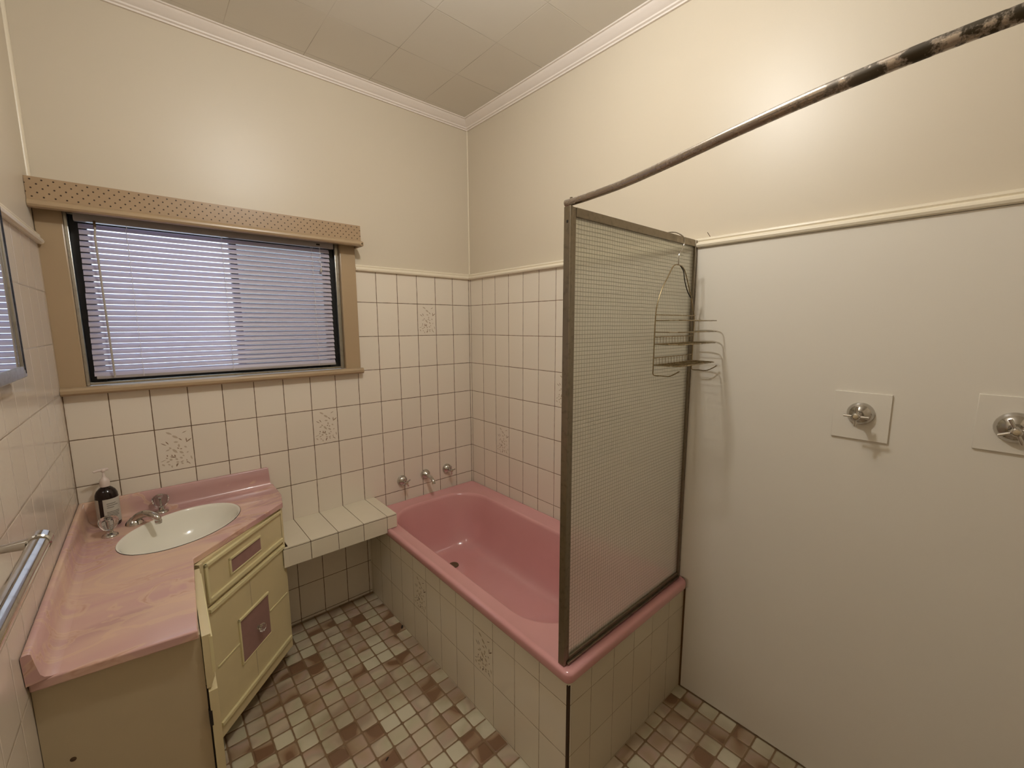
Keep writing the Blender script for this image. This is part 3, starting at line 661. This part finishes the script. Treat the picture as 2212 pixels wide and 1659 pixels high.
# side front (faces right, seen on edge): drawer above, door below
mb = MB().prism([(-1.7135, .6600), (-1.7135, .822), (-1.6925, .822), (-1.6925, .690), (-1.702, .664), (-1.702, .6600)], lambda p: (p[0], -1.088, p[1]), lambda p: (p[0]+.012, -.668, p[1]))
mb.build('side_drawer', m_cab, van, smooth=False)
MB().prism([(-1.6960, .700), (-1.6960, .815), (-1.6880, .812), (-1.6880, .703)], lambda p: (p[0]-.001, -1.0885, p[1]), lambda p: (p[0]+.010, -.69, p[1])).build('side_drawer_moulding', m_mould, van, smooth=False)
sd = MB().prism([(-1.7125, .095), (-1.7125, .652), (-1.6915, .652), (-1.6915, .095)], lambda p: (p[0]+.0015, -1.094, p[1]), lambda p: (p[0]+.014, -.668, p[1])).build('side_door', m_cab, van, smooth=False)
MB().box(-1.716, -1.708, -1.0955, -1.080, .545, .592).build('hinge_cutout', m_dark, sd, smooth=False)
MB().prism([(-1.7165, .09), (-1.7165, .66), (-1.711, .66), (-1.711, .09)], lambda p: (p[0], -1.0765, p[1]), lambda p: (p[0], -1.07, p[1])).build('door_gap', m_dark, van, smooth=False)
mb = MB().lathe([(0, .0008), (.006, .0006), (.007, 0)], 12, T=basis((-1.99, -1.0385, .60), (-.15, -1, 0))); mb.build('chip_mark', m_kick, van)

# countertop with oval basin
top = thing('countertop', 'pink marbled vanity top with upstands against both walls', 'countertop', (-1.8, -.5, CZ))
EC = Vector((-1.698, -.291)); EA, EB = .231, .176; ed = Vector((.751, .66)).normalized(); e2 = Vector((-ed.y, ed.x))
def ell(k, n, sa=1.0, sb=1.0): a = 2*PI*k/n; return EC + ed*(EA*sa*math.cos(a)) + e2*(EB*sb*math.sin(a))
outl = [(lwx(0)+.002, -.002), (-1.303, -.002), (-1.306, -.20), (-1.326, -.306), (-1.692, -.632), (-1.719, -1.097), (lwx(-1.05)+.002, -1.050)]
# densify and soften outline corners a little
bm = bmesh.new(); ov = [bm.verts.new((x, y, CZ)) for x, y in outl]; N = 56
iv = [bm.verts.new((*ell(k, N), CZ)) for k in range(N)]
es = [bm.edges.new((ov[i], ov[(i+1) % len(ov)])) for i in range(len(ov))] + [bm.edges.new((iv[i], iv[(i+1) % N])) for i in range(N)]
bmesh.ops.triangle_fill(bm, edges=es, use_beauty=True, normal=(0, 0, 1))
r = bmesh.ops.extrude_face_region(bm, geom=list(bm.faces)); nvz = [v for v in r['geom'] if isinstance(v, bmesh.types.BMVert)]
for v in nvz: v.co.z = CZ-.026
mbx = MB(); mbx.bm.free(); mbx.bm = bm
slab = mbx.build('slab', m_marble, top, smooth=False)
bv = slab.modifiers.new('bevel', 'BEVEL'); bv.width = .004; bv.segments = 3; bv.limit_method = 'ANGLE'; bv.angle_limit = math.radians(40)
spl = [(0, 0), (0, .092), (.003, .0955), (.012, .0955), (.0165, .092), (.020, .055), (.024, .020), (.030, .008), (.040, .002), (.052, 0)]
MB().prism(spl, lambda p: (lwx(0)+.004, -p[0]-.0005, CZ+p[1]), lambda p: (-1.326+p[0]*.35, -p[0]-.0005, CZ+p[1])).build('back_upstand', m_marble, top, angle=50)
MB().prism(spl, lambda p: (lwx(-.004)+.001+p[0], -.004, CZ+p[1]), lambda p: (lwx(-1.05)+.001+p[0], -1.062+p[0]*.2-p[1]*.10, CZ+p[1]*.86)).build('side_upstand', m_marble, top, angle=50)
mb = MB(); RS = []
for sa, z in ((1.0, .0006), (.985, .0004), (.965, -.004), (.94, -.014), (.90, -.034), (.84, -.062), (.74, -.095), (.60, -.120), (.42, -.136), (.22, -.143), (.09, -.145)):
    RS.append([Vector((*(EC + ed*(EA*sa*math.cos(2*PI*k/N)) + e2*(EB*sa*math.sin(2*PI*k/N))), CZ+z)) for k in range(N)])
mb.rings(RS); mb.build('basin', m_basin, top, angle=60, label='white oval basin')
MB().lathe([(0, .001), (.012, .001), (.018, .003), (.021, .001), (.021, -.002)], 20, T=Matrix.Translation((EC.x, EC.y, CZ-.1445))).build('basin_waste', m_chrome, top)

def basin_tap(label, x, y):
    t = thing('basin_tap', label, 'tap', (x, y, CZ)); T = Matrix.Translation((x, y, CZ))
    MB().lathe([(.026, 0), (.026, .002), (.024, .006), (.017, .010), (.0115, .014), (.010, .022), (.012, .024), (.012, .028), (0, .028)], 24, T=T).build('tap_base', m_chrome, t)
    MB().lathe([(.009, .026), (.016, .029), (.0225, .038), (.0275, .050), (.0290, .060), (.0275, .070), (.0225, .077), (.012, .0815), (0, .0825)], 40, T=T, fn=lambda a, z: 1+.085*math.cos(6*a)).build('crystal_handle', m_crystal, t)
    MB().lathe([(.006, .026), (.006, .060), (.009, .064), (.009, .067), (0, .067)], 14, T=T).build('handle_core', m_chrome, t)
    MB().lathe([(0, .0835), (.008, .0832), (.010, .082)], 14, T=T).build('handle_cap', m_chrome, t)
    return t
basin_tap('clear crystal-handled basin tap in front of the dark soap bottle', -1.926, -.205)
basin_tap('clear crystal-handled basin tap right of the spout, near the back upstand', -1.761, -.058)
bs = thing('basin_spout', 'low chrome basin spout between the two crystal taps', 'spout', (-1.850, -.135, CZ))
sd_ = Vector((.66, -.751, 0)).normalized(); o_ = Vector((-1.853, -.130, CZ)); lat = Vector((.751, .66, 0))
mb = MB(); 
Tb = basis(o_, (0, 0, 1), sd_) @ Matrix.Diagonal((1.0, 1.0, 1.0, 1)); mb.lathe([(.030, 0), (.031, .003), (.028, .010), (.020, .020), (.014, .027), (0, .029)], 24, T=Tb); mb.build('spout_base', m_chrome, bs)
pp = smoothpath([o_+Vector((0, 0, .012)), o_+sd_*.022+Vector((0, 0, .034)), o_+sd_*.055+Vector((0, 0, .048)), o_+sd_*.088+Vector((0, 0, .046)), o_+sd_*.112+Vector((0, 0, .034)), o_+sd_*.117+Vector((0, 0, .020))], 6)
n = len(pp); MB().tube(pp, [.017-.006*(i/n) for i in range(n)], 16).build('spout_tube', m_chrome, bs)
MB().lathe([(.012, 0), (.0125, .012), (.010, .016), (0, .016)], 16, T=Matrix.Translation(pp[-1]-Vector((0, 0, .010)))).build('nozzle', m_chrome, bs)

# soap bottle
BX, BY = -1.930, -.072
bt = thing('soap_bottle', 'dark amber pump bottle with white label on the pink vanity top', 'bottle', (BX, BY, CZ)); T = Matrix.Translation((BX, BY, CZ)) @ Matrix.Diagonal((1, 1, 1.045, 1))
MB().lathe([(0, .0005), (.034, .0005), (.0365, .004), (.0370, .010), (.0370, .118), (.0355, .132), (.030, .145), (.021, .155), (.0145, .160), (.0140, .172), (0, .172)], 36, T=T).build('bottle_body', m_amber, bt)
# label wraps most of the way round, its dark seam faces the camera's left
def arc(a0, a1, r, z0, z1, n=28):
    m_ = MB(); A = [m_.bm.verts.new(T @ Vector((r*math.cos(a0+(a1-a0)*k/n), r*math.sin(a0+(a1-a0)*k/n), z0))) for k in range(n+1)]; B = [m_.bm.verts.new(T @ Vector((r*math.cos(a0+(a1-a0)*k/n), r*math.sin(a0+(a1-a0)*k/n), z1))) for k in range(n+1)]
    for k in range(n): m_._f([A[k], A[k+1], B[k+1], B[k]])
    return m_
g0 = math.radians(-120)
lb = arc(g0+.20, g0+2*PI-.20, .0374, .016, .116).build('label', m_label, bt)
for i, (z, w0, w1) in enumerate(((.096, .5, 1.3), (.088, .5, 1.5), (.080, .5, 1.1), (.062, .45, 1.6), (.056, .45, 1.6), (.050, .45, 1.5), (.044, .45, 1.55), (.038, .45, 1.3))):
    arc(g0+w0, g0+w1, .0376, z, z+.0028, 12).build('label_text', m_print, lb)
MB().lathe([(.0150, .162), (.0160, .165), (.0160, .184), (.0135, .192), (.0075, .197), (.0045, .205), (.0040, .222), (0, .222)], 24, T=T, fn=lambda a, z: 1+(.02*math.cos(24*a) if z < .19 else 0)).build('pump_collar', m_pump, bt)
mb = MB(); mb.lathe([(.0045, .220), (.008, .224), (.009, .230), (.007, .234), (0, .235)], 20, T=T)
hd_ = Vector((-.96, -.28, 0)).normalized(); c0 = Vector((BX, BY, CZ+.240))
mb.tube([c0-hd_*.016, c0, c0+hd_*.018, c0+hd_*.030+Vector((0, 0, -.002))], [.0055, .0065, .0048, .0035], 10); mb.build('pump_head', m_pump, bt)

# ---------------------------------------------------------------- left wall fittings
mr = thing('framed_mirror', 'metal-framed wall mirror on the left wall reflecting the blind', 'mirror', (-2.02, -1.2, 1.55))
def LB(y0, y1, z0, z1, d0, d1, bev=.001):
    return MB().box(d0, d1, y0, y1, z0, z1, bev, T=rotL)
MY0, MY1, MZ0, MZ1 = -1.60, -.765, 1.548, 2.12
LB(MY0, MY1-.004, MZ0+.004, MZ1, .0005, .022).build('backing', m_rubber, mr)
mb = MB(); T_ = rotL
mb.box(.001, .036, MY1-.030, MY1, MZ0, MZ1, .002, T=T_).box(.018, .036, MY0, MY0+.03, MZ0, MZ1, .002, T=T_).box(.001, .036, MY0+.03, MY1-.03, MZ0, MZ0+.030, .002, T=T_).box(.018, .036, MY0+.03, MY1-.03, MZ1-.03, MZ1, .002, T=T_)
mb.build('mirror_frame', m_alu, mr)
mb = MB().box(.0362, .0372, MY1-.021, MY1-.017, MZ0+.02, MZ1-.02, T=T_).box(.0362, .0372, MY1-.012, MY1-.009, MZ0+.01, MZ1-.01, T=T_); mb.build('frame_groove', m_bronze, mr, smooth=False)
LB(MY0+.03, MY1-.03, MZ0+.03, MZ1-.03, .022, .0325, 0).build('mirror_glass', m_mirror, mr, smooth=False)
tr = thing('towel_rail', 'chrome towel rail on the left wall above the vanity top', 'towel rail', (-2.03, -1.45, 1.25))
RX = .090; RZ = 1.254
def L(x, y, z): return tuple(rotL @ Vector((x, y, z)))
MB().tube([L(RX, -1.222, RZ-.002), L(RX, -1.80, RZ+.004)], .0160, 24).build('rail_tube', m_chrome, tr)
for y in (-1.240, -1.785):
    b = MB(); b.lathe([(.024, 0), (.024, .004), (.016, .009), (0, .010)], 24, T=basis(L(.0, y, RZ), (rotL.to_3x3() @ Vector((1, 0, 0)))))
    b.tube([L(.005, y, RZ), L(.04, y, RZ), L(RX-.012, y, RZ), L(RX, y, RZ)], [.0085, .0080, .0115, .0150], 16)
    b.lathe([(0, -.014), (.016, -.014), (.0185, -.011), (.0185, .014), (.016, .017), (0, .017)], 20, T=basis(L(RX, y, RZ), (rotL.to_3x3() @ Vector((0, 1, 0))))); b.build('bracket', m_chrome, tr)

# floor debris
def crumb(label, x, y, s, rot):
    mb = MB(); mb.lathe([(0, 0), (s*.9, s*.15), (s, s*.4), (s*.6, s*.8), (0, s*.9)], 8, T=Matrix.Translation((x, y, 0)) @ Matrix.Rotation(rot, 4, 'Z') @ Matrix.Diagonal((1.6, .55, .8, 1)))
    return tag(mb.build('debris_crumb', m_dark), label, 'debris')
crumb('tiny dark crumb on the floor tiles against the bath surround', -.805, -.425, .010, 1.0)
crumb('tiny dark speck on the floor mosaic in the foreground', -1.19, -1.06, .006, .5)

# ceiling light (above the frame)
cl = thing('ceiling_light', 'round ceiling light fitting with a warm bulb above the room', 'ceiling light', (LAMP[0], LAMP[1], 3.008))
MB().lathe([(0, 0), (.055, 0), (.055, -.012), (.035, -.020), (.020, -.045), (.018, -.075), (0, -.075)], 24, T=Matrix.Translation((LAMP[0], LAMP[1], 3.008))).build('lamp_holder', m_pump, cl)
lo.parent = cl; lo.matrix_parent_inverse = Matrix.Translation(cl.location).inverted()
